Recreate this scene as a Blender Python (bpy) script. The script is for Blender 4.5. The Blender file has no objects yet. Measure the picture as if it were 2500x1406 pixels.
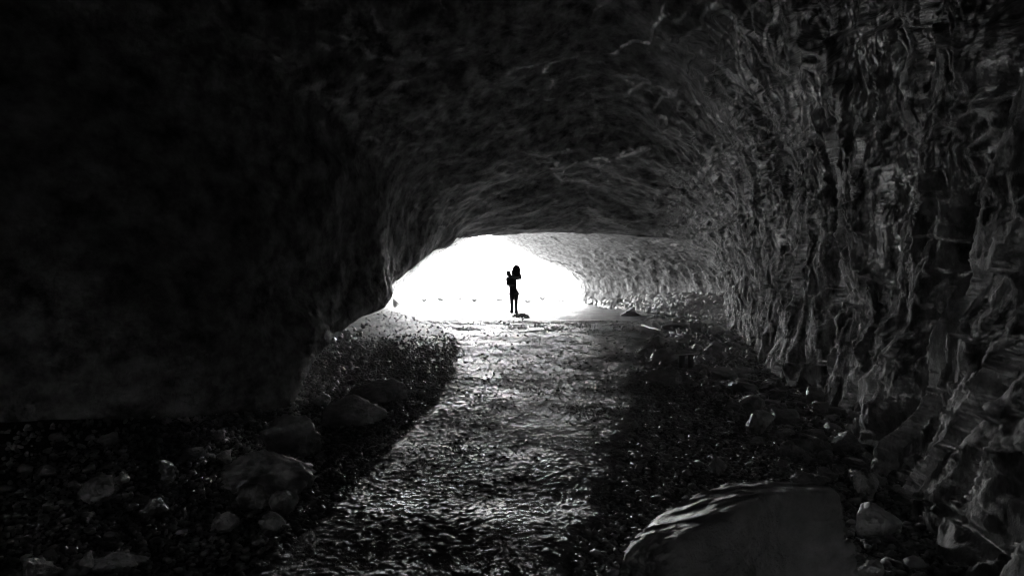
import bpy, bmesh, math, random
import numpy as np
from mathutils import Vector, Matrix

random.seed(7); RNG = np.random.default_rng(11)
scene = bpy.context.scene
COL = scene.collection

# ------------------------------------------------------------------ camera
F = 1667.0; W = 2500.0; HZ = 667.0; CAMZ = 1.7        # focal length / horizon measured on the photograph
cam_data = bpy.data.cameras.new("camera"); cam = bpy.data.objects.new("camera", cam_data); COL.objects.link(cam)
cam_data.sensor_width = 36.0; cam_data.lens = 36.0 * F / W
cam_data.shift_y = -(703.0 - HZ) / W
cam_data.clip_start = 0.05; cam_data.clip_end = 9000
cam_data.dof.use_dof = True; cam_data.dof.focus_distance = 13.0; cam_data.dof.aperture_fstop = 3.2
cam.location = (0, 0, CAMZ); cam.rotation_euler = (math.radians(90), 0, 0)
scene.camera = cam

# ------------------------------------------------------------------ sky and sun
SUN_EL = math.radians(54); SUN_AZ = math.radians(8)   # azimuth from +Y (out of the mouth), minus = to the left
world = bpy.data.worlds.new("World"); scene.world = world; world.use_nodes = True
nt = world.node_tree; nt.nodes.clear()
sky = nt.nodes.new('ShaderNodeTexSky'); sky.sky_type = 'NISHITA'; sky.sun_disc = False
sky.sun_elevation = SUN_EL; sky.sun_rotation = SUN_AZ; sky.dust_density = 2.5
bw = nt.nodes.new('ShaderNodeRGBToBW'); bg = nt.nodes.new('ShaderNodeBackground'); wo = nt.nodes.new('ShaderNodeOutputWorld')
bg.inputs['Strength'].default_value = 0.15
nt.links.new(sky.outputs[0], bw.inputs[0]); nt.links.new(bw.outputs[0], bg.inputs[0]); nt.links.new(bg.outputs[0], wo.inputs[0])
sd = bpy.data.lights.new("sun", 'SUN'); sun = bpy.data.objects.new("sun", sd); COL.objects.link(sun)
sd.energy = 2.0; sd.angle = math.radians(0.5); sd.color = (1, 1, 1)
to_sun = Vector((math.sin(SUN_AZ) * math.cos(SUN_EL), math.cos(SUN_AZ) * math.cos(SUN_EL), math.sin(SUN_EL)))
sun.rotation_euler = to_sun.to_track_quat('Z', 'Y').to_euler()

scene.view_settings.view_transform = 'Standard'; scene.view_settings.look = 'None'
scene.view_settings.gamma = 1.0; scene.view_settings.exposure = 6.1
cy = scene.cycles
cy.use_denoising = True; cy.max_bounces = 8; cy.diffuse_bounces = 5; cy.glossy_bounces = 3
cy.sample_clamp_indirect = 10.0; cy.sample_clamp_direct = 0.0; cy.filter_width = 1.1; cy.caustics_reflective = False; cy.caustics_refractive = False
cy.use_guiding = True; cy.use_surface_guiding = True; cy.guiding_training_samples = 24

# ------------------------------------------------------------------ numpy noise
def _h(ix, iy, iz, s):
    n = (ix.astype(np.int64) * 73856093) ^ (iy.astype(np.int64) * 19349663) ^ (iz.astype(np.int64) * 83492791) ^ (s * 2654435761)
    n = n & 0xffffffff
    n = ((n ^ (n >> 15)) * 2246822519) & 0xffffffff
    n = ((n ^ (n >> 13)) * 3266489917) & 0xffffffff
    return n ^ (n >> 16)
_G = np.array([(1,1,0),(-1,1,0),(1,-1,0),(-1,-1,0),(1,0,1),(-1,0,1),(1,0,-1),(-1,0,-1),(0,1,1),(0,-1,1),(0,1,-1),(0,-1,-1)], float)
def perlin(p, s=0):
    i = np.floor(p).astype(np.int64); f = p - i
    u = f * f * f * (f * (f * 6 - 15) + 10); out = 0
    for a in (0, 1):
        for b in (0, 1):
            for c in (0, 1):
                g = _G[_h(i[:, 0] + a, i[:, 1] + b, i[:, 2] + c, s) % 12]
                d = g[:, 0] * (f[:, 0] - a) + g[:, 1] * (f[:, 1] - b) + g[:, 2] * (f[:, 2] - c)
                w = (u[:, 0] if a else 1 - u[:, 0]) * (u[:, 1] if b else 1 - u[:, 1]) * (u[:, 2] if c else 1 - u[:, 2])
                out = out + w * d
    return out
def fbm(p, oct=4, s=0, gain=.5, ridged=False):
    a = 1.0; t = 0; n = 0
    for k in range(oct):
        v = perlin(p * (2.03 ** k) + 17.3 * k, s + k)
        if ridged: v = .5 - np.abs(v) * 1.4
        t = t + a * v; n += a; a *= gain
    return t / n
def worley(p, s=0):
    i = np.floor(p).astype(np.int64)
    f1 = np.full(len(p), 9.0); f2 = np.full(len(p), 9.0)
    for a in (-1, 0, 1):
        for b in (-1, 0, 1):
            for c in (-1, 0, 1):
                jx, jy, jz = i[:, 0] + a, i[:, 1] + b, i[:, 2] + c
                h = _h(jx, jy, jz, s)
                dx = jx + (h & 1023) / 1023.0 - p[:, 0]; dy = jy + ((h >> 10) & 1023) / 1023.0 - p[:, 1]; dz = jz + ((h >> 20) & 1023) / 1023.0 - p[:, 2]
                d = np.sqrt(dx * dx + dy * dy + dz * dz)
                f2 = np.minimum(f2, np.maximum(f1, d)); f1 = np.minimum(f1, d)
    return f1, f2
def facet(p, s=0):                                    # broken-stone facets: each cell a randomly tilted, offset plane
    i = np.floor(p).astype(np.int64); best = np.full(len(p), 9.0); out = np.zeros(len(p))
    for a in (-1, 0, 1):
        for b in (-1, 0, 1):
            for c in (-1, 0, 1):
                jx, jy, jz = i[:, 0] + a, i[:, 1] + b, i[:, 2] + c
                h = _h(jx, jy, jz, s); g = _h(jx, jy, jz, s + 77)
                dx = p[:, 0] - jx - (h & 1023) / 1023.0; dy = p[:, 1] - jy - ((h >> 10) & 1023) / 1023.0; dz = p[:, 2] - jz - ((h >> 20) & 1023) / 1023.0
                d = dx * dx + dy * dy + dz * dz
                val = ((g & 1023) / 511.5 - 1) * dx + (((g >> 10) & 1023) / 511.5 - 1) * dy + (((g >> 20) & 1023) / 511.5 - 1) * dz + ((g >> 5) & 255) / 320.0 - .4
                m = d < best; best = np.where(m, d, best); out = np.where(m, val, out)
    return out
def sstep(a, b, x):
    t = np.clip((x - a) / (b - a), 0, 1); return t * t * (3 - 2 * t)

# ------------------------------------------------------------------ object helpers
def tag(o, label=None, cat=None, group=None, kind=None):
    if label: o['label'] = label
    if cat: o['category'] = cat
    if group: o['group'] = group
    if kind: o['kind'] = kind
    return o
def np_mesh(name, v, f, smooth=True):
    me = bpy.data.meshes.new(name); n = f.shape[1]
    me.vertices.add(len(v)); me.vertices.foreach_set('co', np.ascontiguousarray(v, dtype=np.float32).ravel())
    me.loops.add(f.size); me.loops.foreach_set('vertex_index', np.ascontiguousarray(f, dtype=np.int32).ravel())
    me.polygons.add(len(f)); me.polygons.foreach_set('loop_start', np.arange(0, f.size, n, dtype=np.int32))
    me.polygons.foreach_set('loop_total', np.full(len(f), n, dtype=np.int32))
    me.update(calc_edges=True)
    me.polygons.foreach_set('use_smooth', np.full(len(f), smooth, dtype=bool)); me.update()
    return me
def add(name, me, mat, parent=None, loc=(0, 0, 0)):
    o = bpy.data.objects.new(name, me); COL.objects.link(o); o.location = loc
    if mat and len(me.materials) == 0: me.materials.append(mat)
    if parent: o.parent = parent
    return o
def empty(name, loc):
    o = bpy.data.objects.new(name, None); COL.objects.link(o); o.location = loc; o.empty_display_size = .2
    return o
def grid_faces(nu, nv):
    a = np.arange(nu - 1)[None, :] + nu * np.arange(nv - 1)[:, None]; a = a.ravel()
    return np.stack([a, a + 1, a + nu + 1, a + nu], 1)

# ------------------------------------------------------------------ materials (a black and white scene: greys only)
def mat(name, lo, hi, scale=3.0, rough=.75, rough2=None, bump=.4, bscale=30.0, bdist=.02, spec=.4, stretch=(1, 1, 1), rscale=1.2):
    m = bpy.data.materials.new(name); m.use_nodes = True; t = m.node_tree; N = t.nodes; L = t.links
    b = N['Principled BSDF']; b.inputs['Specular IOR Level'].default_value = spec
    tc = N.new('ShaderNodeTexCoord'); mp = N.new('ShaderNodeMapping'); mp.inputs['Scale'].default_value = stretch
    geo = N.new('ShaderNodeNewGeometry')
    L.new(geo.outputs['Position'], mp.inputs[0])
    n1 = N.new('ShaderNodeTexNoise'); n1.inputs['Scale'].default_value = scale; n1.inputs['Detail'].default_value = 10; n1.inputs['Roughness'].default_value = .65
    L.new(mp.outputs[0], n1.inputs['Vector'])
    cr = N.new('ShaderNodeValToRGB'); cr.color_ramp.elements[0].position = .32; cr.color_ramp.elements[1].position = .68
    cr.color_ramp.elements[0].color = (lo, lo, lo, 1); cr.color_ramp.elements[1].color = (hi, hi, hi, 1)
    L.new(n1.outputs[0], cr.inputs[0]); L.new(cr.outputs[0], b.inputs['Base Color'])
    if rough2 is None: b.inputs['Roughness'].default_value = rough
    else:
        n3 = N.new('ShaderNodeTexNoise'); n3.inputs['Scale'].default_value = rscale; n3.inputs['Detail'].default_value = 5
        L.new(geo.outputs['Position'], n3.inputs['Vector'])
        mr = N.new('ShaderNodeMapRange'); mr.inputs['From Min'].default_value = .38; mr.inputs['From Max'].default_value = .62
        mr.inputs['To Min'].default_value = rough; mr.inputs['To Max'].default_value = rough2
        L.new(n3.outputs[0], mr.inputs[0]); L.new(mr.outputs[0], b.inputs['Roughness'])
    n2 = N.new('ShaderNodeTexNoise'); n2.inputs['Scale'].default_value = bscale; n2.inputs['Detail'].default_value = 8; n2.inputs['Roughness'].default_value = .7
    L.new(mp.outputs[0], n2.inputs['Vector'])
    bp = N.new('ShaderNodeBump'); bp.inputs['Strength'].default_value = bump; bp.inputs['Distance'].default_value = bdist
    L.new(n2.outputs[0], bp.inputs['Height']); L.new(bp.outputs[0], b.inputs['Normal'])
    return m
M_CAVE = mat('limestone_cave_rock', .035, .27, 3.6, .7, bump=.8, bscale=15, bdist=.03, stretch=(1, .75, 1), spec=.3)
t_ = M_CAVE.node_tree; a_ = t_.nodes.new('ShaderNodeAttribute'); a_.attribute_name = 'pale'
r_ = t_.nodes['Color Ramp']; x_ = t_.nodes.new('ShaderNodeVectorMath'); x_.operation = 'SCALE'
m_ = t_.nodes.new('ShaderNodeMapRange'); m_.inputs['To Min'].default_value = .85; m_.inputs['To Max'].default_value = 1.32  # painted light: base colour darker on shaded rock, lighter on lit rock
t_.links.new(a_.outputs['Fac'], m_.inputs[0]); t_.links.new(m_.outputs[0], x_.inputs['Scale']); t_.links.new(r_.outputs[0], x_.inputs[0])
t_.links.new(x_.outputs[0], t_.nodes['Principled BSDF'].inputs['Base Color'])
mpa_ = t_.nodes['Mapping']; mpb_ = t_.nodes.new('ShaderNodeMapping'); mpb_.inputs['Scale'].default_value = (1.5, 1.5, .7)
t_.links.new(t_.nodes['Geometry'].outputs['Position'], mpb_.inputs[0]); mx_ = t_.nodes.new('ShaderNodeMix'); mx_.data_type = 'VECTOR'
t_.links.new(a_.outputs['Fac'], mx_.inputs[0]); t_.links.new(mpa_.outputs[0], mx_.inputs[4]); t_.links.new(mpb_.outputs[0], mx_.inputs[5])
for l_ in [l_ for l_ in t_.links if l_.from_node == mpa_ and l_.to_node.bl_idname == 'ShaderNodeTexNoise']: t_.links.new(mx_.outputs[1], l_.to_socket)
m2_ = t_.nodes.new('ShaderNodeMapRange'); m2_.inputs['To Min'].default_value = .04; m2_.inputs['To Max'].default_value = .32
t_.links.new(a_.outputs['Fac'], m2_.inputs[0]); t_.links.new(m2_.outputs[0], t_.nodes['Principled BSDF'].inputs['Specular IOR Level'])
M_ROCK = mat('limestone_boulder', .26, .54, 7, .42, bump=.95, bscale=22, bdist=.03, spec=.45)
M_GROUND = mat('damp_gravel_ground', .045, .10, 6, .5, .7, bump=.9, bscale=45, bdist=.03, spec=.3)
M_DESERT = mat('dry_desert_ground', .07, .12, 2, .95, bump=.5, bscale=12, bdist=.04, spec=.08)
M_PATH = mat('wet_packed_earth', .12, .25, 5, .38, .62, bump=1.0, bscale=150, bdist=.012, spec=.45, rscale=.9)
M_PEB = mat('damp_pebble', .2, .42, 12, .5, .7, bump=.3, bscale=60, bdist=.006, spec=.35, rscale=9)

# ------------------------------------------------------------------ ground shape
ROCKY_X = np.array([-3, 3.2, 3.8, 4.8, 7.0, 13, 19, 25, 27, 40], float)
ROCKY_E = np.array([1.6, 1.7, 2.0, 2.5, 3.1, 4.3, 5.6, 5.0, 4.6, 4.4], float)   # where the rubble bank on the right begins
def Hbase(x, y):
    p = np.stack([x * .5, y * .5, np.zeros_like(x)], 1)
    h = .03 * fbm(p, 3, 3)
    e = np.interp(y, ROCKY_X, ROCKY_E)
    h += sstep(0, 3.6, x - e) * (.34 + .33 * sstep(24, 28, y) * (1 - sstep(36.5, 39, y)))
    h += .3 * sstep(2.5, 4.5, -x) * (1 - sstep(8.5, 11, y))
    h *= 1 - sstep(60, 90, y)
    return h
def H1(x, y): return float(Hbase(np.array([x], float), np.array([y], float))[0])
def P(px, py, d): return ((px - 1250) / F * d, d, CAMZ - (py - HZ) / F * d)     # photo pixel at a depth -> metres
def hit(px, py):                                                                # photo pixel -> point on the ground
    d = 2.2; kx = (px - 1250) / F; kz = (py - HZ) / F
    ds = 2.2 * (60 / 2.2) ** np.linspace(0, 1, 1500)
    g = CAMZ - kz * ds - Hbase(kx * ds, ds)
    i = np.argmax(g < 0) if (g < 0).any() else 1499
    d = ds[i]; return kx * d, d, H1(kx * d, d)

def axis_tail(a, b, n, tail, m, far):
    core = np.linspace(a, b, n); t = np.geomspace(tail, far, m)
    return np.concatenate([a - t[::-1], core, b + t])
def add_ground():
    xs = axis_tail(-6.5, 9.5, 760, .1, 26, 4000)
    ya = np.concatenate([-np.geomspace(70, .3, 16), np.geomspace(.6, 4, 60)[:-1], np.geomspace(4, 44, 760), np.geomspace(46, 4000, 50)])
    X, Y = np.meshgrid(xs, ya); x = X.ravel(); y = Y.ravel()
    h = Hbase(x, y)
    q = np.stack([x, y, 0 * x], 1)
    f1, f2 = worley(q / .085, 4)
    near = ((np.abs(x) < 14) & (y < 60)).astype(float)
    h += near * (.016 * (f2 - f1) + .03 * fbm(q * 1.6, 5, 9))
    # a faint crest of ground outside the mouth
    v = np.stack([x, y, h], 1); f = grid_faces(len(xs), len(ya)); out = y[f[:, 0]] > 37.5
    o = add('ground', np_mesh('ground', v, f[~out]), M_GROUND); tag(o, kind='structure')
    u, inv = np.unique(f[out], return_inverse=True)
    o = add('desert_terrain', np_mesh('desert_terrain', v[u], inv.reshape(-1, 4)), M_DESERT); tag(o, kind='structure')
add_ground()

PY_ = [-1, 3.8, 4.55, 5.87, 7.4, 8.8, 10.8, 15.5, 21.3, 26, 31, 36]
PL_ = [-1.5, -1.40, -1.31, -1.23, -1.11, -1.0, -.97, -1.21, -2.1, -3.8, -5.4, -6]
PR_ = [.1, .34, .56, .92, 1.3, 1.7, 1.95, 3.1, 4.6, 5.0, 4.6, 4.2]
def edges(y):
    q = np.stack([y * .9, y * 0, y * 0], 1)
    wl = .16 * fbm(q * 1.6, 6, 21, .7); wr = .22 * fbm(q * 1.5, 6, 22, .7)
    return np.interp(y, PY_, PL_) + wl, np.interp(y, PY_, PR_) + wr
def add_path():
    nu, nv = 420, 1150
    u = np.linspace(-.06, 1.06, nu); yy = np.geomspace(1.2, 34, nv)
    l, r = edges(yy)
    X = l[:, None] + (r - l)[:, None] * u[None, :]; Y = np.repeat(yy[:, None], nu, 1); U = np.repeat(u[None, :], nv, 0)
    x, y, uu = X.ravel(), Y.ravel(), U.ravel(); q = np.stack([x, y, 0 * x], 1)
    f1, f2 = worley(q / np.array([.06, .05, 1]) + 30, 5); g1, g2 = worley(q / .14 + 8, 6)
    rr = fbm(q * .9, 4, 31)
    rough = .35 + .65 * sstep(-.25, .2, rr)
    edge = np.minimum(sstep(-.06, .03, uu), sstep(1.06, .93, uu + .05 * fbm(q * 2.3, 4, 36)))
    fade = 1 - sstep(18, 27, y)
    h = Hbase(x, y) - .03 + .065 * edge * fade + .012 * rough * (1 - f1) * 1.2 + .012 * sstep(.35, .1, g1) * rough
    h += .008 * fbm(q * np.array([1.2, 1.4, 1]), 3, 33) + .004 * fbm(q * np.array([4.5, 4.5, 1]), 3, 35, .5) + .009 * fbm(q * 26, 4, 34, .7)
    return add('path', np_mesh('path', np.stack([x, y, h], 1), grid_faces(nu, nv)), M_PATH)
pth = add_path(); tag(pth, kind='structure')

# ------------------------------------------------------------------ cave shell (cross sections every few metres, then rock relief)
ST = [  # (depth, skew, pixel profile read across the section at that depth)
 (4.5, 0, [(-1200,1390),(-1250,1000),(-1250,550),(-1000,0),(-600,-600),(50,-1250),(800,-1450),(1300,-1500),(1750,-1300),(2200,-750),(2460,-100),(2470,700),(2230,1390)]),
 ([5.4,5.2,5.2,5.2,5.4,5.8,6.2]+[6.5]*6, 0, [(-500,1200),(-550,950),(-550,700),(-480,450),(-300,100),(0,-300),(600,-600),(1300,-760),(1620,-680),(1960,-330),(2160,150),(2200,700),(2120,1190)]),
 ([6.4,6.2,6.2,6.3,6.6,7.2,8.2]+[9.0]*6, 0, [(-60,1160),(-60,900),(-40,740),(20,560),(130,330),(330,60),(700,-150),(1310,-250),(1540,-230),(1800,-20),(1980,320),(2010,700),(1985,1050)]),
 ([6.8,6.8,6.9,7.2,7.7,8.6,10.,12.5]+[13.]*5, 0, [(250,1140),(300,900),(330,750),(380,600),(460,430),(600,290),(800,190),(1290,140),(1490,150),(1690,260),(1835,450),(1880,680),(1850,935)]),
 ([7.6,8.0,8.6,9.2,10.,11.5,13.5,17.]+[18.]*5, 0, [(560,1110),(600,930),(650,800),(690,680),(760,560),(860,470),(980,400),(1290,372),(1450,380),(1610,430),(1752,530),(1805,680),(1815,865)]),
 ([8.4,9.7,11.3,13.2,15.2,18.,21.,24.,26.,26.,24.8,24.,24.], 0, [(700,1040),(762,890),(860,808),(935,740),(972,678),(1035,622),(1100,597),(1172,574),(1400,562),(1560,572),(1715,590),(1762,650),(1790,825)]),
 ([10.5,12.,13.5,15.5,17.5,20.,22.5,25.,26.6,26.6,25.6,25.4,25.4], 0, [(630,960),(690,830),(780,770),(862,712),(925,655),(1000,612),(1078,588),(1170,556),(1400,552),(1565,565),(1735,596),(1795,665),(1805,822)]),
 (27., 1, [(800,815),(835,735),(880,665),(930,610),(990,575),(1060,555),(1140,545),(1250,540),(1420,546),(1600,568),(1760,620),(1850,690),(1850,815)]),
 (29., 2, [(860,805),(885,728),(915,675),(955,625),(1010,592),(1075,572),(1150,556),(1245,556),(1370,562),(1530,578),(1690,625),(1760,690),(1760,800)]),
 (32., 3, [(915,795),(930,728),(950,690),(990,640),(1043,615),(1097,594),(1160,566),(1232,565),(1310,573),(1420,600),(1530,645),(1590,695),(1590,790)]),
 (34.3, 4, [(972,790),(961,735),(968,705),(1008,669),(1058,627),(1113,601),(1160,577),(1212,577),(1258,598),(1320,630),(1383,656),(1422,692),(1425,780)]),
]
near_sec = [(-6.6,-.5),(-7.4,.8),(-7.6,2.2),(-7.2,4.2),(-5.1,6.2),(-3,7.3),(-1,7.6),(.2,7.5),(1.4,6.8),(2.3,5.2),(2.55,2.6),(2.6,1.5),(2.2,-.5)]
secs = []
for y, s in ((-22, .05), (-21, .9), (-15, 1.2), (-6, 1.2), (1.2, 1.0)):  # unseen end behind the camera, closed near to bounce light forward
    secs.append([((x - 0) * s, y, (z - 1.5) * s + 1.5) for x, z in near_sec])
for d, sk, pr in ST: secs.append([P(px, py, (d[k] if isinstance(d, list) else d) + sk * k / 12) for k, (px, py) in enumerate(pr)])
last = np.array(secs[-1]); cen = np.array([-1.2, 0, 0.0])
for s, dy, up in ((1.12, .5, .15), (1.5, 1.6, .8), (2.4, 2.6, 2), (5.5, 3.5, 6)):
    q = last.copy(); q[:, 0] = (last[:, 0] - cen[0]) * s + cen[0]; q[:, 2] = last[:, 2] * s + .1 * up * np.sin(np.linspace(0, np.pi, 13)); q[:, 1] += dy
    q[0, 2] = last[0, 2] - .3; q[-1, 2] = last[-1, 2] - .3
    secs.append([tuple(a) for a in q])
S = np.array(secs)                                    # stations x 13 x 3
def catmull(A, t):                                    # A: n x ..., t in 0..n-1
    n = len(A); i = np.clip(np.floor(t).astype(int), 0, n - 2); f = (t - i).reshape((-1,) + (1,) * (A.ndim - 1))
    p0 = A[np.maximum(i - 1, 0)]; p1 = A[i]; p2 = A[i + 1]; p3 = A[np.minimum(i + 2, n - 1)]
    return .5 * (2 * p1 + (p2 - p0) * f + (2 * p0 - 5 * p1 + 4 * p2 - p3) * f * f + (3 * p1 - p0 - 3 * p2 + p3) * f ** 3)
def add_cave():
    seg = [6, 6, 8, 30, 80, 90, 120, 150, 170, 170, 36, 24, 50, 60, 60, 20, 20, 14, 10]
    tv = np.concatenate([k + np.arange(n) / n for k, n in enumerate(seg)] + [[len(seg)]])
    A = catmull(S, tv)                                # nv x 13 x 3
    wt = [70, 50, 50, 50, 50, 50, 50, 50, 60, 80, 140, 160]
    tu = np.concatenate([k + np.arange(n) / n for k, n in enumerate(wt)] + [[12]])
    B = catmull(A.transpose(1, 0, 2), tu).transpose(1, 0, 2)      # nv x nu x 3
    nv, nu = B.shape[:2]
    du = np.gradient(B, axis=1); dv = np.gradient(B, axis=0)
    N = np.cross(dv, du); N /= np.linalg.norm(N, axis=2, keepdims=True) + 1e-9     # check: points inward
    c = B.mean(axis=1, keepdims=True)
    sgn = np.sign(((c - B) * N)[5:nv - 60].sum()); N *= sgn
    p = B.reshape(-1, 3); n = N.reshape(-1, 3)
    y = p[:, 1]; U = np.repeat(tu[None, :] / 12, nv, 0).ravel()
    wr = sstep(.72, .84, U)                            # right wall
    wl = 1 - sstep(.06, .35, U)                        # left wall
    far = sstep(20, 30, y)
    warp = np.stack([fbm(p * .8, 3, 40), fbm(p * .8, 3, 41), fbm(p * .8, 3, 42)], 1)
    big = fbm(p * .33, 4, 43)
    med = fbm((p + warp * .5) * np.array([1.5, .65, 1.7]), 6, 44, .55)
    q0 = p + .35 * warp
    fa = facet(q0 / np.array([1.1, 4.5, .9]), 45); fb = facet(q0 / np.array([.38, 1.8, .34]) + 5, 46)
    pit = np.clip(fbm(q0 * np.array([3.4, 1.8, 3.4]), 3, 48) * 2.2 - .35, 0, 1)
    rb = (.42 + .14 * wl) * (1 + 0 * y)
    fl = (1 - .85 * (1 - sstep(.38, .55, U)) * (1 - sstep(20, 26, y))) * (1 - .5 * (1 - sstep(.62, .78, U)) * (1 - sstep(14, 19, y)))
    h = .42 * big * (1 - .75 * far) + (1 - .3 * wr) * rb * (.16 * med + fl * (.07 * fa + .035 * fb) + (.04 + .03 * wl) * fbm(p * np.array([4.8, 2.8, 4.8]), 6, 47, .68) - .07 * pit) 
    # broken upright facets and cups of the right wall
    q = (p + warp * np.array([.2, .2, .4]))
    q = np.stack([q[:, 0] + .15 * q[:, 2], q[:, 1] + .3 * q[:, 2], q[:, 2]], 1)
    k = (wr > 0.001)
    sc = np.zeros(len(p))
    f1, f2 = worley(q[k] / np.array([.42, .42, 1.0]), 50); g1, g2 = worley(q[k] / np.array([.13, .13, .3]), 51)
    sc[k] = .17 * (f1 ** 2 - .3) + .03 * (g1 ** 2 - .3) + .14 * facet(q[k] / np.array([.48, .48, 1.35]), 52) + .04 * facet(q[k] / np.array([.19, .19, .55]), 53) + .025 * facet(q[k] / np.array([.09, .09, .2]), 55) + .03 * fbm(q[k] * np.array([6, 6, 3]), 4, 54, .6)
    h += wr * (1 - .45 * far) * sc
    # clefts that split the right wall into buttresses
    for yc, wd, dp in ((5.8, .2, .34), (7.2, .35, .2), (9.0, .25, .26), (12.2, .3, .2)):
        yw = y + .35 * (p[:, 2] - 1) + .5 * warp[:, 1]
        h -= wr * dp * np.exp(-((yw - yc) / wd) ** 2)
    # undercut low on the left
    h = h * (1 - .5 * wl * sstep(.75, .0, p[:, 2]) * sstep(8.5, 10, y))
    amp = sstep(-21.5, -19, y) * 1.0
    v = p + n * (h * amp)[:, None]
    me = np_mesh('cave', v, grid_faces(nu, nv))
    # light and shade put into the rock colour: right side and far roof paler
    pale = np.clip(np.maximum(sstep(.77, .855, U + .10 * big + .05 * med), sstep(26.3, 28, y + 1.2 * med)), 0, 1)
    pale = np.maximum(np.maximum(pale, 0 * y), (1 - sstep(0, 3, y)) * .15)  # unseen rock behind the camera lightened to bounce fill light forward
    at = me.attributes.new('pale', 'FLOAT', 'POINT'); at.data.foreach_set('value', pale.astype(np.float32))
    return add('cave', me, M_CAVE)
cave = add_cave(); tag(cave, kind='structure')

# ------------------------------------------------------------------ rocks
def ico(sub):
    bm = bmesh.new(); bmesh.ops.create_icosphere(bm, subdivisions=sub, radius=1)
    v = np.array([a.co[:] for a in bm.verts]); f = np.array([[a.index for a in q.verts] for q in bm.faces]); bm.free()
    return v, f
ICO = {k: ico(k) for k in (1, 2, 3, 4, 5)}
_CUBE = np.array([[1,0,0],[-1,0,0],[0,1,0],[0,-1,0],[0,0,1],[0,0,-1]], float)
def _rotm(r):
    return np.linalg.qr(r.normal(size=(3, 3)))[0]
def rock_verts(seed, sub=4, nplanes=13, rough=.085, planes=None, p=None):
    r = np.random.default_rng(seed); d, f = ICO[sub]
    if planes is None:
        n = r.normal(size=(nplanes, 3)); n /= np.linalg.norm(n, axis=1, keepdims=True); hh = r.uniform(.55, .95, nplanes)
        n = np.vstack([n, _CUBE @ _rotm(r)]); hh = np.concatenate([hh, np.full(6, .92)])
    else: n = np.array([q[:3] for q in planes], float); hh = np.array([q[3] for q in planes]) / np.linalg.norm(n, axis=1); n /= np.linalg.norm(n, axis=1, keepdims=True)
    dn = d @ n.T; t = np.where(dn > 1e-3, hh[None, :] / np.maximum(dn, 1e-3), 99.0)
    rad = (np.sum(np.minimum(t, 20) ** -18.0, axis=1)) ** (-1 / 18.0)      # soft minimum: worn edges
    v = d * rad[:, None]
    nz = fbm(v * 1.7 + seed * 3.1, 5, seed % 97) + .5 * fbm(v * 1.2 + seed, 4, seed % 89 + 5, ridged=True) - .12
    v = v * (1 + rough * 2.2 * nz + rough * 1.6 * (fbm(v * 4 + seed, 5, 13, .6, ridged=True) - .15) + rough * 1.1 * facet(v * 1.9 + seed, 14) + rough * .5 * facet(v * 4.3 + seed, 15))[:, None]
    return v, f
def rock_mesh(name, seed, sub=4, size=(1, 1, 1), **k):
    v, f = rock_verts(seed, sub, **k)
    lo, hi = v.min(0), v.max(0); v = (v - (lo + hi) / 2) / (hi - lo) * np.array(size); v[:, 2] += size[2] / 2
    return np_mesh(name, v, f, smooth=sub >= 4)
def rock_at(px, by, w, h, label, seed, group=None, depth=None, rot=0, tilt=(0, 0), sub=5, cat='rock', name='rock', sink=.2, **k):
    x, y, z = hit(px, by); s = y / F
    sz = (w * s * 1.04, (depth or w * .8) * s, h * s * 1.1)
    y2 = y + sz[1] * .35
    me = rock_mesh(name, seed, sub, sz, **k)
    o = add(name, me, M_ROCK, loc=(x * y2 / y, y2, H1(x, y2) - sz[2] * sink)); o.rotation_euler = (tilt[0] - .12, tilt[1], rot)
    tag(o, label, cat, group); return o

G1 = 'single rocks beside the left wall'; G2 = 'single rocks below the right wall'
rock_at(918, 985, 150, 66, 'long dark boulder with peaked right end, farther of two slabs left of the path', 131, G1, depth=80, rough=.09, nplanes=16)
rock_at(868, 1045, 155, 86, 'rounded dark slab with thin bright rim, nearer of two slabs left of the path', 132, G1, depth=90, rough=.08, nplanes=16)
rock_at(705, 1128, 150, 122, 'tall boulder under the end of the left wall, bright along its right edge', 153, G1, rough=.12, nplanes=18)
rock_at(648, 1215, 235, 112, 'widest boulder on the left, flat topped and rimmed with light, below the tall boulder', 104, G1, depth=150, rough=.11, nplanes=18)
rock_at(692, 1268, 72, 72, 'square block leaning against the front of the widest left boulder', 105, G1)
rock_at(662, 1302, 62, 54, 'small lit rock with a pale ribbed top at the lower edge of the left gravel', 106, G1)
rock_at(785, 992, 44, 34, 'small pale rock between the left wall and the two slabs', 107, G1)
rock_at(876, 856, 32, 20, 'lone pale rock far up the left gravel near the wall foot', 108, G1)
rock_at(782, 1124, 30, 20, 'little wedge shaped stone touching the right foot of the tall left boulder', 109, G1)
rock_at(620, 1250, 90, 70, 'dark block in shadow left of the square leaning block', 110, G1)
rock_at(550, 1132, 34, 36, 'small upright stone catching light left of the widest left boulder', 111, G1)
rock_at(235, 1235, 75, 82, 'dim egg shaped boulder in the deep shadow of the left rubble', 112, G1)
rock_at(210, 1398, 42, 58, 'pointed stone with one lit face near the bottom left corner', 113, G1)
rock_at(95, 1425, 105, 52, 'dark block cut by the bottom edge in the left corner', 114, G1)
rock_at(292, 1400, 118, 50, 'low flat rock with a lit top, right of the pointed stone at bottom left', 115, G1, depth=80)
rock_at(375, 1265, 75, 45, 'tilted dim slab in the middle of the left rubble', 116, G1, tilt=(0, -.4))
rock_at(470, 1128, 60, 35, 'craggy low rock with a lit crest behind the small upright stone', 117, G1)
rock_at(410, 1185, 42, 45, 'dim upright oval stone above the tilted slab in the left rubble', 118, G1)
rock_at(548, 1300, 60, 50, 'dark rounded rock in shadow near the lower left gravel edge', 119, G1)
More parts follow.
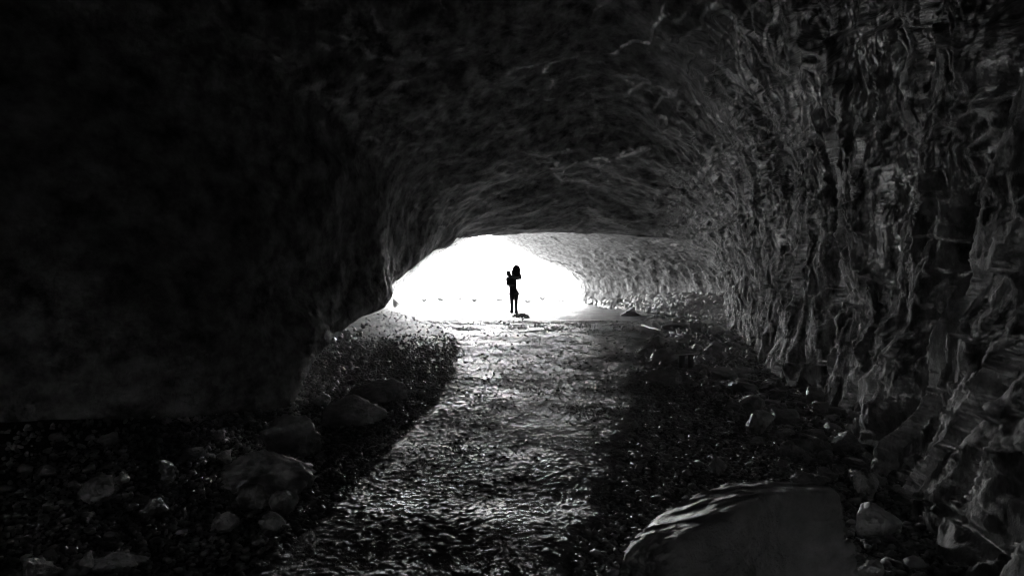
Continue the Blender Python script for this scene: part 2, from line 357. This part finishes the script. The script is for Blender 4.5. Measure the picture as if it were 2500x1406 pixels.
# right
rock_at(1756, 1162, 42, 58, 'pointed upright stone standing just behind the foreground boulder', 201, G2, depth=26)
rock_at(2116, 1222, 68, 76, 'brightest cracked blocky rock right of the foreground boulder', 202, G2, nplanes=8)
rock_at(2145, 1322, 122, 95, 'large smooth boulder between the foreground boulder and the right wall', 203, G2, rough=.03)
rock_at(1978, 1194, 88, 44, 'low rough rock partly hidden by the right end of the foreground boulder', 204, G2)
rock_at(2022, 1180, 50, 42, 'tent shaped rock behind the low rough rock', 205, G2)
rock_at(2128, 1425, 60, 58, 'rock with a lit tip cut by the bottom edge at right', 206, G2)
rock_at(2178, 1365, 34, 24, 'small bright stone above the rock cut by the bottom edge', 207, G2)
rock_at(1924, 1123, 44, 52, 'upright split stone in the middle of the right rubble', 208, G2, depth=30)
rock_at(1905, 1076, 58, 26, 'flat topped slab behind the upright split stone', 209, G2)
rock_at(1893, 1106, 30, 30, 'small block just left of the upright split stone', 210, G2)
rock_at(1962, 1108, 48, 40, 'rounded rock right of the upright split stone', 211, G2)
rock_at(2066, 1112, 72, 62, 'large angular rock leaning at the foot of the right wall', 212, G2)
rock_at(2010, 1110, 50, 32, 'low lit rock left of the large angular one by the wall', 213, G2)
rock_at(1912, 1148, 26, 28, 'small pale stone below the upright split stone', 214, G2)
rock_at(1618, 944, 98, 48, 'broad humped boulder beside the puddle at the right edge of the path', 215, G2, depth=60, rough=.04)
rock_at(1677, 940, 34, 26, 'small rock against the right side of the broad humped boulder', 216, G2)
rock_at(1770, 935, 72, 44, 'flat topped squared boulder near the foot of the far right wall', 217, G2, depth=50, nplanes=6, rough=.025)
rock_at(1602, 846, 40, 32, 'dark peaked rock at the far end of the rock cluster right of the path', 218, G2)
rock_at(1578, 869, 40, 34, 'dark rock at the left end of the cluster behind the information sign', 219, G2)
rock_at(1622, 890, 72, 42, 'dark rounded boulder left of the information sign', 220, G2)
rock_at(1742, 870, 54, 42, 'dark block right of the information sign', 221, G2)
rock_at(1776, 850, 30, 20, 'round pale rock behind the dark block right of the sign', 222, G2)
rock_at(1711, 911, 44, 26, 'low smooth rock in front of the information sign', 223, G2)
rock_at(1709, 814, 36, 38, 'tall leaning slab far back near the rubble bank', 224, G2, depth=20, tilt=(0, -.35), nplanes=7)
rock_at(1748, 819, 46, 26, 'blocky rock right of the tall leaning slab', 225, G2)
rock_at(1655, 806, 80, 20, 'long low hump of rock left of the tall leaning slab', 226, G2, depth=50)
rock_at(1746, 964, 44, 26, 'ribbed rock just below the squared boulder', 227, G2)
rock_at(1556, 978, 24, 14, 'lone dark stone on the right edge of the wet path', 228, G2)
rock_at(1668, 842, 34, 18, 'pale low rock behind the information sign', 229, G2)
rock_at(1790, 1010, 46, 42, 'dark stone in shadow under the stone stack', 230, G2)
rock_at(1843, 1052, 36, 28, 'pale rounded rock at the upper edge of the right gravel', 231, G2)
rock_at(1498, 748, 40, 24, 'bright block on the rubble by the right side of the mouth', 232, G2)
rock_at(1538, 772, 44, 20, 'stack of pale slabs at the front edge of the rubble bank', 233, G2)
rock_at(1590, 738, 22, 24, 'dark pointed rock on top of the rubble bank', 234, G2)
rock_at(954, 750, 44, 30, 'pale boulder at the left foot of the cave mouth', 235, G1, rough=.08)

# foreground boulder: own shape, flat tilted top with eroded ridges
def foreground_boulder():
    poly = np.array([(.52, 3.12), (.70, 2.98), (1.02, 3.12), (1.36, 3.44), (1.62, 3.38), (1.74, 3.62), (1.44, 3.90), (1.05, 3.76), (.74, 3.52)]); c = np.array([1.13, 3.42])
    nt_, ntop, nside = 760, 230, 190
    th = np.linspace(0, 2 * np.pi, nt_, endpoint=False); dr = np.stack([np.cos(th), np.sin(th)], 1); rho = np.full(nt_, 9.)
    for i in range(len(poly)):
        a = poly[i] - c; e = poly[(i + 1) % len(poly)] - poly[i]
        den = dr[:, 0] * e[1] - dr[:, 1] * e[0]; t = (a[0] * e[1] - a[1] * e[0]) / den; w = (a[0] * dr[:, 1] - a[1] * dr[:, 0]) / den
        rho = np.where((t > 0) & (w >= -1e-9) & (w <= 1 + 1e-9), np.minimum(rho, t), rho)
    ker = np.hanning(25); ker /= ker.sum(); rho = np.convolve(np.concatenate([rho[-12:], rho, rho[:12]]), ker, 'valid')
    rho *= 1 + .10 * fbm(np.stack([dr[:, 0] * 2.2, dr[:, 1] * 2.2, 0 * th], 1), 2, 68, .5)
    def top(x, y):
        p = np.stack([x, y, 0 * x], 1); w = np.stack([fbm(p * 2.4, 3, 60), fbm(p * 2.4, 3, 61), 0 * x], 1); a = p + .16 * w
        a = a @ np.array([[1, .18, 0], [-.18, 1, 0], [0, 0, 1.]]); rid = 0
        for k, (am, fr) in enumerate(((1, 1), (.42, 2.1), (.16, 4.3), (.07, 9))):
            rid = rid + am * np.clip(1 - np.abs(perlin(a * np.array([2.0, 6.5, 1]) * fr + 3.3 * k, 63 + k)) * 2.4, 0, 1) ** 1.4
        return .60 - .17 * (y - 3.42) + .24 * np.minimum(x - 1.2, 0) + .03 * np.maximum(x - 1.2, 0) + .014 * (rid - .8) + .02 * fbm(p * 1.5, 2, 69)
    V = []
    for i in range(ntop):
        s = (i + .02) / (ntop - 1); xy = c + dr * (rho * s)[:, None]
        z = top(xy[:, 0], xy[:, 1]) - .05 * s ** 14; V.append(np.column_stack([xy, z]))
    edge = V[-1]
    for i in range(1, nside + 1):
        t = i / nside; z = edge[:, 2] * (1 - t) + -.12 * t
        n = fbm(np.stack([dr[:, 0] * 2, dr[:, 1] * 2, z * 4], 1), 5, 66, .6) * .26 + .10 * facet(np.stack([dr[:, 0] * 2.3, dr[:, 1] * 2.3, z * 4.6], 1), 67) + .05 * facet(np.stack([dr[:, 0] * 6, dr[:, 1] * 6, z * 13], 1), 71) + .03 * fbm(np.stack([dr[:, 0] * 9, dr[:, 1] * 9, z * 20], 1), 4, 72, .6)
        xy = c + dr * (rho * (1 + .13 * t ** .8 + n * min(1, t * 6)))[:, None]; V.append(np.column_stack([xy, z]))
    V = np.concatenate(V); nr = ntop + nside
    a = np.arange(nr - 1)[:, None] * nt_; j = np.arange(nt_)[None, :]; j2 = (j + 1) % nt_
    f = np.stack([(a + j).ravel(), (a + nt_ + j).ravel(), (a + nt_ + j2).ravel(), (a + j2).ravel()], 1)
    V -= np.array([1.13, 3.42, 0])
    o = add('boulder', np_mesh('boulder', V, f, True), M_ROCK, loc=(1.13, 3.42, 0))
    tag(o, 'huge foreground boulder with a lit, ridged flat top and black sides', 'boulder')
foreground_boulder()

# small rocks by the hundred: shared meshes, each rock its own object
PROTO = [rock_mesh('small_rock', 300 + i, 3, (1, random.uniform(.7, 1), random.uniform(.5, .85)), nplanes=9 + i % 4) for i in range(14)]
for m_ in PROTO: m_.materials.append(M_ROCK)
ORD = 'first second third fourth fifth sixth seventh eighth ninth tenth eleventh twelfth thirteenth fourteenth fifteenth sixteenth seventeenth eighteenth nineteenth twentieth twenty-first twenty-second twenty-third twenty-fourth twenty-fifth twenty-sixth twenty-seventh twenty-eighth twenty-ninth thirtieth'.split()
PROTO_OBJ = None
def scatter(n, pick, wrange, label, group, name='rubble_rock', pw=1.6):
    global PROTO_OBJ
    k = 0; tries = 0; placed = []; made = []
    while k < n and tries < n * 40:
        tries += 1
        px, py = pick(); x, y, z = hit(px, py); w = (wrange[0] + (wrange[1] - wrange[0]) * random.random() ** pw) * y / F
        if any((x - a) ** 2 + (y - b) ** 2 < ((w + c) * .42) ** 2 for a, b, c in placed): continue
        placed.append((x, y, w)); me = random.choice(PROTO)
        if PROTO_OBJ is None: PROTO_OBJ = o = add(name, me, None)
        else: o = PROTO_OBJ.copy(); o.data = me; o.name = name; COL.objects.link(o)
        o.location = (x, y, z - w * .1); s = w * random.uniform(.9, 1.1)
        o.scale = (s, s, s * random.uniform(.8, 1.25)); o.rotation_euler = (random.uniform(-.45, .25), random.uniform(-.4, .4), random.uniform(0, 6.28))
        tag(o, label, 'rock', group); k += 1; made.append(o)
    if len(made) <= 30:                              # few enough to count along the photo: say which one
        for i, o in enumerate(sorted(made, key=lambda r_: r_.location.x / r_.location.y)):
            o['label'] = label + ', ' + (ORD[i] + ' from the left' if i else 'farthest left')
def tri_pick(pts):                                   # random pixel inside a quad a,b,c,d
    a, b, c, d = [np.array(p, float) for p in pts]
    def f():
        u, v = random.random(), random.random(); q = (a * (1 - u) + b * u) * (1 - v) + (d * (1 - u) + c * u) * v; return q[0], q[1]
    return f
scatter(80, tri_pick([(1432,733),(1790,722),(1790,772),(1450,750)]), (8, 28), 'small pale rock in the lit rubble bank of the far right recess', 'pale rubble bank in the far right recess')
scatter(30, tri_pick([(1560,765),(1800,765),(1815,815),(1660,790)]), (7, 18), 'grey rock strewn between the leaning slab and the rubble bank', 'grey rocks in front of the rubble bank')
scatter(30, tri_pick([(1640,825),(1830,830),(1850,960),(1700,950)]), (14, 42), 'small rock among those around the sign and the squared boulder', 'small rocks around the information sign')
scatter(62, tri_pick([(1800,950),(2000,960),(2230,1250),(1860,1110)]), (22, 80), 'small rock in the littered strip under the near right wall', 'small rocks under the near right wall')
scatter(12, tri_pick([(2110,1240),(2220,1250),(2290,1395),(2150,1395)]), (14, 42), 'small stone in the gap beside the large smooth boulder', 'small stones near the lower right corner')
scatter(24, tri_pick([(60,1080),(600,1040),(640,1300),(60,1400)]), (16, 60), 'dim rock piled in the dark under the left overhang', 'dim rubble under the left overhang')
scatter(18, tri_pick([(815,870),(905,818),(880,960),(755,1010)]), (8, 26), 'small rock along the foot of the left wall', 'small rocks along the foot of the left wall')

# ------------------------------------------------------------------ gravel and loose rubble (uncountable): one mesh each
def pebbles(name, x, y, size, sub, material, seed, flat=.55, lift=0.0):
    r = np.random.default_rng(seed); n = len(x); d, f = ICO[sub]; m = len(d); nb = 24
    base = []
    for i in range(nb):
        v, _ = rock_verts(900 + seed * 31 + i, sub, nplanes=7, rough=.03); base.append(v)
    base = np.array(base); V = base[r.integers(0, nb, n)] * (size / 2)[:, None, None]
    V = V * np.stack([r.uniform(.8, 1.3, n), r.uniform(.7, 1.1, n), r.uniform(.6, 1.0, n) * flat * 1.3], 1)[:, None, :]
    a = r.uniform(0, 6.283, n); t = r.normal(0, .3, n)
    X, Y, Z = V[..., 0], V[..., 1], V[..., 2]
    X, Z = X * np.cos(t)[:, None] - Z * np.sin(t)[:, None], X * np.sin(t)[:, None] + Z * np.cos(t)[:, None]
    X, Y = X * np.cos(a)[:, None] - Y * np.sin(a)[:, None], X * np.sin(a)[:, None] + Y * np.cos(a)[:, None]
    z0 = Hbase(x, y) + lift + .012 + size * flat * .25
    V = np.stack([X + x[:, None], Y + y[:, None], Z + z0[:, None]], 2).reshape(-1, 3)
    Fc = (f[None] + (np.arange(n) * m)[:, None, None]).reshape(-1, 3)
    return add(name, np_mesh(name, V, Fc, True), material)
def field(n, y0, y1, seed, pw=1.0):
    r = np.random.default_rng(seed)
    y = y0 * (y1 / y0) ** r.random(n); return y, r
def side_gravel():
    xs, ys, ss = [], [], []
    # left strip
    y, r = field(30000, 3.0, 30, 71); l, rr = edges(y); far = -np.interp(y, [3, 7, 9, 13, 18, 30], [4.2, 3.6, 3.5, 4.0, 4.6, 6.0])
    x = l + .16 * r.exponential(1, len(y)) * (r.random(len(y)) < .5) - (l - far) * r.random(len(y)) ** 1.2; xs.append(x); ys.append(y); ss.append(np.interp(y, [3, 8, 30], [.032, .036, .075]) * r.lognormal(-.12, .38, len(y)))
    # right strip
    y, r = field(46000, 2.4, 30, 72); l, rr = edges(y); far = np.interp(y, [3, 5, 7, 13, 18, 25, 30], [2.4, 2.9, 3.8, 5, 6.4, 8, 9])
    x = rr - .17 * r.exponential(1, len(y)) * (r.random(len(y)) < .5) + (far - rr) * r.random(len(y)) ** 1.15; xs.append(x); ys.append(y); ss.append(np.interp(y, [3, 8, 30], [.034, .038, .075]) * r.lognormal(-.12, .38, len(y)))
    x, y, s = map(np.concatenate, (xs, ys, ss))
    kp = np.random.default_rng(76).random(len(y)) > .97 * sstep(11, 20, y); x, y, s = x[kp], y[kp], s[kp]
    nr = y < 7
    o = pebbles('gravel', x, y, s, 1, M_PEB, 1)
    return o
gr = side_gravel(); tag(gr, 'dark damp gravel lying on both sides of the wet path', 'gravel', kind='stuff')
def path_stones():
    y, r = field(80000, 2.6, 24, 73); l, rr = edges(y); x = l + (rr - l) * r.random(len(y))
    keep = fbm(np.stack([x * 1.3, y * .9, 0 * x], 1), 3, 75) + r.normal(0, .2, len(y)) > .02; x = x[keep]; y = y[keep]
    s = np.interp(y, [3, 8, 30], [.013, .022, .05]) * r.uniform(.5, 1.25, len(y)) * (1 + 1.3 * (r.random(len(y)) > .985))
    return pebbles('path_stones', x, y, s, 1, M_PEB, 2, flat=.6, lift=.021)
ps = path_stones(); tag(ps, 'scattered small stones pressed into the surface of the wet path', 'stones', kind='stuff')
def fine_rubble():
    r = np.random.default_rng(74); xs, ys = [], []
    def quad(pts, n):
        f = tri_pick(pts); random.seed(5)
        for _ in range(n):
            px, py = f(); x, y, z = hit(px, py); xs.append(x); ys.append(y)
    quad([(1425,734),(1790,718),(1810,790),(1470,752)], 3400)
    quad([(1700,930),(1950,950),(2240,1270),(1780,1020)], 1100)
    quad([(1640,800),(1830,810),(1850,960),(1600,930)], 450)
    quad([(740,830),(900,790),(850,960),(680,1010)], 350)
    quad([(0,1045),(650,1005),(650,1330),(0,1420)], 1300)
    quad([(2100,1240),(2220,1250),(2300,1420),(2120,1420)], 160)
    x = np.array(xs); y = np.array(ys); s = r.uniform(4, 15, len(x)) ** 1.0 * y / F
    return pebbles('rubble', x, y, s, 2, M_ROCK, 3, flat=.9)
fr = fine_rubble(); tag(fr, 'fine broken stone filling the gaps between the rubble rocks', 'rubble', kind='stuff')

# ------------------------------------------------------------------ puddle
def puddle():
    cx, cy, cz = hit(1515, 905); bm = bmesh.new(); vs = []
    for i in range(70):
        a = i / 70 * 6.2832; r = 1 + .28 * math.sin(3 * a + 1) + .16 * math.sin(7 * a) + .1 * math.sin(13 * a + 2)
        vs.append(bm.verts.new((math.cos(a) * .46 * r, math.sin(a) * .85 * r, 0)))
    bm.faces.new(vs); me = bpy.data.meshes.new('puddle'); bm.to_mesh(me); bm.free()
    m = bpy.data.materials.new('still_water'); m.use_nodes = True; b = m.node_tree.nodes['Principled BSDF']
    b.inputs['Base Color'].default_value = (.03, .03, .03, 1); b.inputs['Roughness'].default_value = .06; b.inputs['IOR'].default_value = 1.33
    o = add('puddle', me, m, loc=(cx, cy, cz + .028)); tag(o, kind='structure')
puddle()

# ------------------------------------------------------------------ information sign
def bxm(name, sx, sy, sz, bev=.004):
    bm = bmesh.new(); bmesh.ops.create_cube(bm, size=1); bmesh.ops.scale(bm, vec=(sx, sy, sz), verts=bm.verts)
    bmesh.ops.bevel(bm, geom=bm.edges[:], offset=bev, segments=2, affect='EDGES'); me = bpy.data.meshes.new(name); bm.to_mesh(me); bm.free(); return me
def solid(name, c, rough=.6, spec=.4): return mat(name, c * .85, c * 1.15, 15, rough, bump=.15, bscale=80, bdist=.004, spec=spec)
M_PANEL = solid('pale_printed_panel', .7, .3); M_WOOD = solid('weathered_wood', .16, .7); M_INK = solid('dark_ink', .04, .5)
def sign():
    x, y, z = hit(1676, 900); x *= 1.0
    r = empty('information_sign', (x, y, z)); r.rotation_euler = (0, 0, .45)
    tag(r, 'low slanted information sign with a pale printed panel, standing among dark rocks', 'sign')
    for sx in (-.1, .1):
        o = add('post', bxm('post', .07, .07, .24), M_WOOD, r, (sx, 0, .12))
    pn = add('panel', bxm('panel', .40, .19, .018), M_PANEL, r, (0, 0, .262)); pn.rotation_euler = (math.radians(-6), 0, 0)
    bm = bmesh.new(); rr = random.Random(3)
    for c in range(9):
        for k in range(8):
            L = .026 * rr.uniform(.6, 1); 
            m4 = Matrix.Translation((-.168 + c * .041 + (L - .03) / 2, .068 - k * .019, .0105)) @ Matrix.Diagonal((L, .008, .002, 1))
            bmesh.ops.create_cube(bm, size=1, matrix=m4)
    me = bpy.data.meshes.new('printed_lines'); bm.to_mesh(me); bm.free(); add('printed_lines', me, M_INK, pn)
sign()

# ------------------------------------------------------------------ fallen barrier poles
def pole(p0, p1, r, label):
    a = Vector(hit(*p0)); b = Vector(hit(*p1)); a.z += .06; b.z += .06; d = b - a
    bm = bmesh.new(); n = 10; segs = 12; rings = []
    for i in range(segs + 1):
        t = i / segs; c = Vector((d.length * t, .012 * math.sin(t * 7), .008 * math.sin(t * 11))); rad = r * (1 - .25 * t + .06 * math.sin(t * 23))
        rings.append([bm.verts.new(c + Vector((0, math.cos(j / n * 6.2832) * rad, math.sin(j / n * 6.2832) * rad))) for j in range(n)])
    for i in range(segs):
        for j in range(n): bm.faces.new((rings[i][j], rings[i][(j + 1) % n], rings[i + 1][(j + 1) % n], rings[i + 1][j]))
    bm.faces.new(rings[0][::-1]); bm.faces.new(rings[-1]); bmesh.ops.recalc_face_normals(bm, faces=bm.faces)
    for q in bm.faces: q.smooth = True
    me = bpy.data.meshes.new('wooden_pole'); bm.to_mesh(me); bm.free()
    o = add('wooden_pole', me, M_POLE, loc=a); o.rotation_euler = Vector((1, 0, 0)).rotation_difference(d).to_euler(); tag(o, label, 'pole', 'bare poles lying on the gravel right of the path')
M_POLE = solid('bleached_pole', .5, .6)
pole((1568,799), (1612,811), .03, 'shorter bare pole lying on the gravel, farther left of the three')
pole((1636,817), (1672,825), .035, 'bare pole lying on the gravel behind the information sign')
pole((1618,835), (1668,826), .022, 'thin dark pole lying crosswise behind the information sign')

# ------------------------------------------------------------------ stone stack
def cairn():
    x, y, z = hit(1812, 962); s = y / F; r = empty('stone_stack', (x, y, z)); tag(r, 'little stack of balanced stones against the foot of the far right wall', 'stone stack')
    zz = -.01
    for i, (w, h, ox) in enumerate(((42, 24, 0), (30, 12, 1), (34, 7, 0), (24, 12, 2), (30, 22, -1))):
        o = add('stone', rock_mesh('stone', 500 + i, 3, (w * s, w * s * .8, h * s)), M_ROCK, r, (ox * s, 0, zz)); zz += h * s * .92
cairn()

# ------------------------------------------------------------------ person carrying a bundle
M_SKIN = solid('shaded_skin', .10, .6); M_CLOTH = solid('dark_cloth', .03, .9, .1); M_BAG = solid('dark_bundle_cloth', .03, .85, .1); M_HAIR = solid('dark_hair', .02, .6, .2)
def person():
    fx, fy, fz = hit(1254, 764); k = 1 / 8.27 / F * fy
    def Q(zx, zy, dy=0): return Vector(((zx - 612) * k, dy, (1183 - zy) * k))
    root = empty('person', (fx, fy, fz + .02)); tag(root, 'person in short shorts standing in the cave mouth, holding a big bundle on one shoulder', 'person')
    bm = bmesh.new()
    def ell(c, r, rot=None):
        m4 = Matrix.Translation(c) @ (rot or Matrix.Identity(4)) @ Matrix.Diagonal((r[0], r[1], r[2], 1)); bmesh.ops.create_icosphere(bm, subdivisions=3, radius=1, matrix=m4)
    def cap(a, b, ra, rb, n=14):
        if ra > .02: g_ = 1.7 if a.z > .9 else 1.58; ra *= g_; rb *= g_
        d = b - a; q = Vector((0, 0, 1)).rotation_difference(d).to_matrix().to_4x4()
        m4 = Matrix.Translation((a + b) / 2) @ q
        bmesh.ops.create_cone(bm, cap_ends=True, segments=n, radius1=ra, radius2=rb, depth=d.length, matrix=m4)
        for c, r in ((a, ra), (b, rb)): ell(c, (r, r, r))
    # torso
    def slab(a, b, ra, rb, n=9):
        for i in range(n):
            t = i / (n - 1); c = a.lerp(b, t); w = 1.06 * ra[0] * (1 - t) + rb[0] * t; dd = ra[1] * (1 - t) + rb[1] * t; ell(c, (w, dd, .075))
    slab(Q(622, 775), Q(598, 680), (.165, .11), (.135, .095)); slab(Q(598, 690), Q(582, 560), (.135, .095), (.165, .115)); slab(Q(582, 560), Q(580, 500), (.165, .115), (.15, .09))
    cap(Q(505, 515), Q(655, 485), .065, .065)
    cap(Q(570, 490), Q(532, 435), .06, .045)
    # head with chin, nose and ears
    tl = Matrix.Rotation(math.radians(-14), 4, 'Y')
    hc = Q(510, 395); ell(hc, (.108, .115, .132), tl); ell(hc + Vector((.02, -.03, -.07)), (.05, .055, .05), tl)
    ell(hc + Vector((.006, -.098, -.02)), (.013, .02, .026)); 
    for s in (-1, 1): ell(hc + Vector((s * .083, 0, -.012)), (.012, .02, .032))
    ell(hc + Vector((.012, -.09, -.055)), (.028, .014, .009))
    # left-hand arm: down, forearm folded across the front
    cap(Q(500, 520), Q(492, 608), .05, .042); cap(Q(492, 608), Q(560, 640, -.16), .04, .028)
    # right-hand arm: out, elbow bent, hand up on the bundle
    cap(Q(655, 488), Q(750, 488, -.02), .05, .038); cap(Q(750, 488, -.02), Q(737, 405, -.06), .036, .025)
    def hand(c, up, across, palm_n):
        up = up.normalized(); across = across.normalized(); m = Matrix((across, palm_n.normalized(), up)).transposed().to_4x4()
        ell(c + up * .045, (.04, .014, .05), m)
        for i, L in enumerate((.07, .08, .076, .06)):
            a = c + up * .085 + across * (-.03 + .02 * i); b = a + up * L * .5 + palm_n * .012; e = b + up * L * .35 + palm_n * .03
            cap(a, b, .0095, .009, 8); cap(b, e, .009, .008, 8)
        a = c + up * .03 - across * .035; b = a + up * .035 - across * .03; cap(a, b, .011, .010, 8); cap(b, b + up * .03 + palm_n * .01, .010, .008, 8)
    hand(Q(737, 405, -.06), Vector((-.1, 0, 1)), Vector((0, 1, 0)), Vector((-1, 0, 0)))
    hand(Q(560, 640, -.16), Vector((1, 0, .1)), Vector((0, 0, 1)), Vector((0, 1, 0)))
    # legs
    for (hx, kx, ax, fy_) in ((575, 575, 577, 1150), (665, 660, 663, 1170)):
        zt = 14 if hx > 600 else 0; yb = -.08 if hx > 600 else 0
        cap(Q(hx, 800, yb * .3), Q(kx, 945, yb * .7), .082, .052); cap(Q(kx, 945, yb * .7), Q(kx + 1, 1000, yb), .052, .054); cap(Q(kx + 1, 1000, yb), Q(ax, 1105 + zt * .5, yb), .053, .036); cap(Q(ax, 1105, yb), Q(ax, 1160 + zt, yb), .038, .042)
    me = bpy.data.meshes.new('body'); bm.to_mesh(me); bm.free()
    tmp = bpy.data.objects.new('body_tmp', me); COL.objects.link(tmp)
    md = tmp.modifiers.new('r', 'REMESH'); md.mode = 'VOXEL'; md.voxel_size = .01; md.use_smooth_shade = True
    ms = tmp.modifiers.new('s', 'SMOOTH'); ms.iterations = 5; ms.factor = .5
    dg = bpy.context.evaluated_depsgraph_get(); dg.update(); me2 = bpy.data.meshes.new_from_object(tmp.evaluated_get(dg)); me2.name = 'body'
    bpy.data.objects.remove(tmp); body = add('body', me2, M_SKIN, root)
    # loft helper for clothes
    def loft(name, rings, m, close=True, par=root):
        rings = [(c, rx * 1.1, ry * 1.1) for c, rx, ry in rings]
        b = bmesh.new(); n = 28; rs = []
        for (c, rx, ry) in rings: rs.append([b.verts.new((c.x + math.cos(j / n * 6.2832) * rx, c.y + math.sin(j / n * 6.2832) * ry, c.z + .004 * math.sin(j * 2.1))) for j in range(n)])
        for i in range(len(rs) - 1):
            for j in range(n): b.faces.new((rs[i][j], rs[i][(j + 1) % n], rs[i + 1][(j + 1) % n], rs[i + 1][j]))
        if close: b.faces.new(rs[0][::-1]); b.faces.new(rs[-1])
        bmesh.ops.recalc_face_normals(b, faces=b.faces)
        for q in b.faces: q.smooth = True
        mm = bpy.data.meshes.new(name); b.to_mesh(mm); b.free(); return add(name, mm, m, par)
    loft('shorts', [(Q(612, 735), .165, .125), (Q(620, 765), .185, .14), (Q(626, 800), .20, .15), (Q(628, 822), .195, .145)], M_CLOTH)
    loft('shirt', [(Q(610, 745), .162, .12), (Q(600, 690), .148, .115), (Q(590, 620), .165, .125), (Q(582, 560), .178, .13), (Q(580, 510), .17, .115), (Q(575, 480), .11, .085), (Q(562, 465), .06, .06)], M_CLOTH)
    hb = loft('hair', [(hc + Vector((.0, .035, -.06)), .07, .06), (hc + Vector((-.004, .02, 0)), .092, .088), (hc + Vector((-.012, .012, .05)), .088, .092), (hc + Vector((-.022, .008, .095)), .055, .062), (hc + Vector((-.026, .005, .116)), .015, .018)], M_HAIR)
    for (ax, zt, yb) in ((572, 1178, 0), (664, 1192, -.08)):
        b = bmesh.new(); m4 = Matrix.Translation(Q(ax, zt - 14, yb - .05)) @ Matrix.Diagonal((.085, .15, .06, 1)); bmesh.ops.create_icosphere(b, subdivisions=3, radius=1, matrix=m4)
        bmesh.ops.create_cone(b, cap_ends=True, segments=16, radius1=.075, radius2=.06, depth=.13, matrix=Matrix.Translation(Q(ax + 2, zt - 36, yb)))
        lowz = Q(0, zt + 4).z
        for v in b.verts: v.co.z = max(v.co.z, lowz)
        for q in b.faces: q.smooth = True
        mm = bpy.data.meshes.new('boot'); b.to_mesh(mm); b.free(); add('boot', mm, M_CLOTH, root)
    # bundle on the shoulder
    d, f = ICO[4]; v = np.sign(d) * np.abs(d) ** .72
    v = v * np.array([.19, .16, .262]); v[:, 0] *= 1 - .12 * (v[:, 2] > 0) * (v[:, 2] / .235)
    v *= (1 + .10 * fbm(v * 6, 4, 77))[:, None]
    c = root.location + Q(662, 352, .02); o = add('bundle', np_mesh('bundle', v, f), M_BAG, loc=c); o.rotation_euler = (0, math.radians(8), 0)
    tag(o, 'big rounded dark bundle held upright on the shoulder of the standing person', 'bundle')
person()

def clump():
    r = np.random.default_rng(81); cx, cy_, cz = hit(1272, 772); n = 150  # dark pebbles added to stand in for a dark patch by the feet
    x = cx + r.normal(0, .13, n); y = cy_ + r.normal(0, .55, n); o = pebbles('dark_patch_pebbles', x, y, r.uniform(.05, .11, n), 2, M_CLOTH, 9, flat=.7)
    tag(o, 'small dark patch, made of added stones, on the ground by the feet of the standing person', 'dark patch', kind='stuff')
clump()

# ------------------------------------------------------------------ shrubs outside
M_LEAF = solid('dusty_leaf', .07, .7)
def shrub(px, y, wpx, hpx, seed, label):
    r = random.Random(seed); s = y / F; w = wpx * s; h = hpx * s; x = (px - 1250) / F * y; z = H1(x, y) - .02
    root = empty('shrub', (x, y, z)); tag(root, label, 'shrub', 'dusty shrubs outside the cave mouth')
    V = []; Fc = []; SV = []; SF = []
    for k in range(16):
        a = r.uniform(0, 6.28); l = r.uniform(.5, 1); ex = math.cos(a) * w * .5 * l; ey = math.sin(a) * w * .4 * l; ez = h * r.uniform(.5, 1)
        p0 = np.array([ex * .1, ey * .1, 0]); p1 = np.array([ex, ey, ez]); t = .012
        i = len(SV); SV += [p0 + (t, 0, 0), p0 - (t, 0, 0), p0 + (0, t, 0), p1]; SF += [(i, i + 1, i + 3), (i + 1, i + 2, i + 3), (i + 2, i, i + 3)]
        for _ in range(26):
            q = p0 + (p1 - p0) * r.uniform(.35, 1) + np.array([r.gauss(0, .06 * w), r.gauss(0, .06 * w), r.gauss(0, .07 * h)]); q[2] = max(q[2], .02)
            u = np.array([r.gauss(0, 1), r.gauss(0, 1), r.gauss(0, 1)]); v2 = np.array([r.gauss(0, 1), r.gauss(0, 1), r.gauss(0, 1)])
            u = u / np.linalg.norm(u) * .05; v2 = v2 / np.linalg.norm(v2) * .02; i = len(V); V += [q - u, q + v2, q + u, q - v2]; Fc.append((i, i + 1, i + 2, i + 3))
    add('foliage', np_mesh('foliage', np.array(V), np.array(Fc), False), M_LEAF, root)
    add('stem', np_mesh('stem', np.array(SV), np.array(SF), False), M_WOOD, root)
for i, (px, w, h, lb) in enumerate([(1036, 18, 11, 'spiky dusty shrub farthest left in the bright gap of the cave mouth'), (1078, 24, 10, 'wide low shrub left of the middle of the cave mouth'),
        (1118, 26, 8, 'straggling grassy shrub below the highest point of the cave mouth'), (1158, 14, 10, 'small round shrub left of the standing person and right of the straggling one'),
        (1222, 20, 6, 'faint low shrub just left of the standing person'), (1324, 18, 12, 'roundest shrub right of the standing person'), (1290, 20, 6, 'faint flat shrub just right of the standing person'), (1372, 30, 6, 'faint low shrub by the right side of the cave mouth')]):
    shrub(px, 40.5 + (i % 3) * 1.5 - .8 * (px > 1250), w, h, 40 + i, lb)
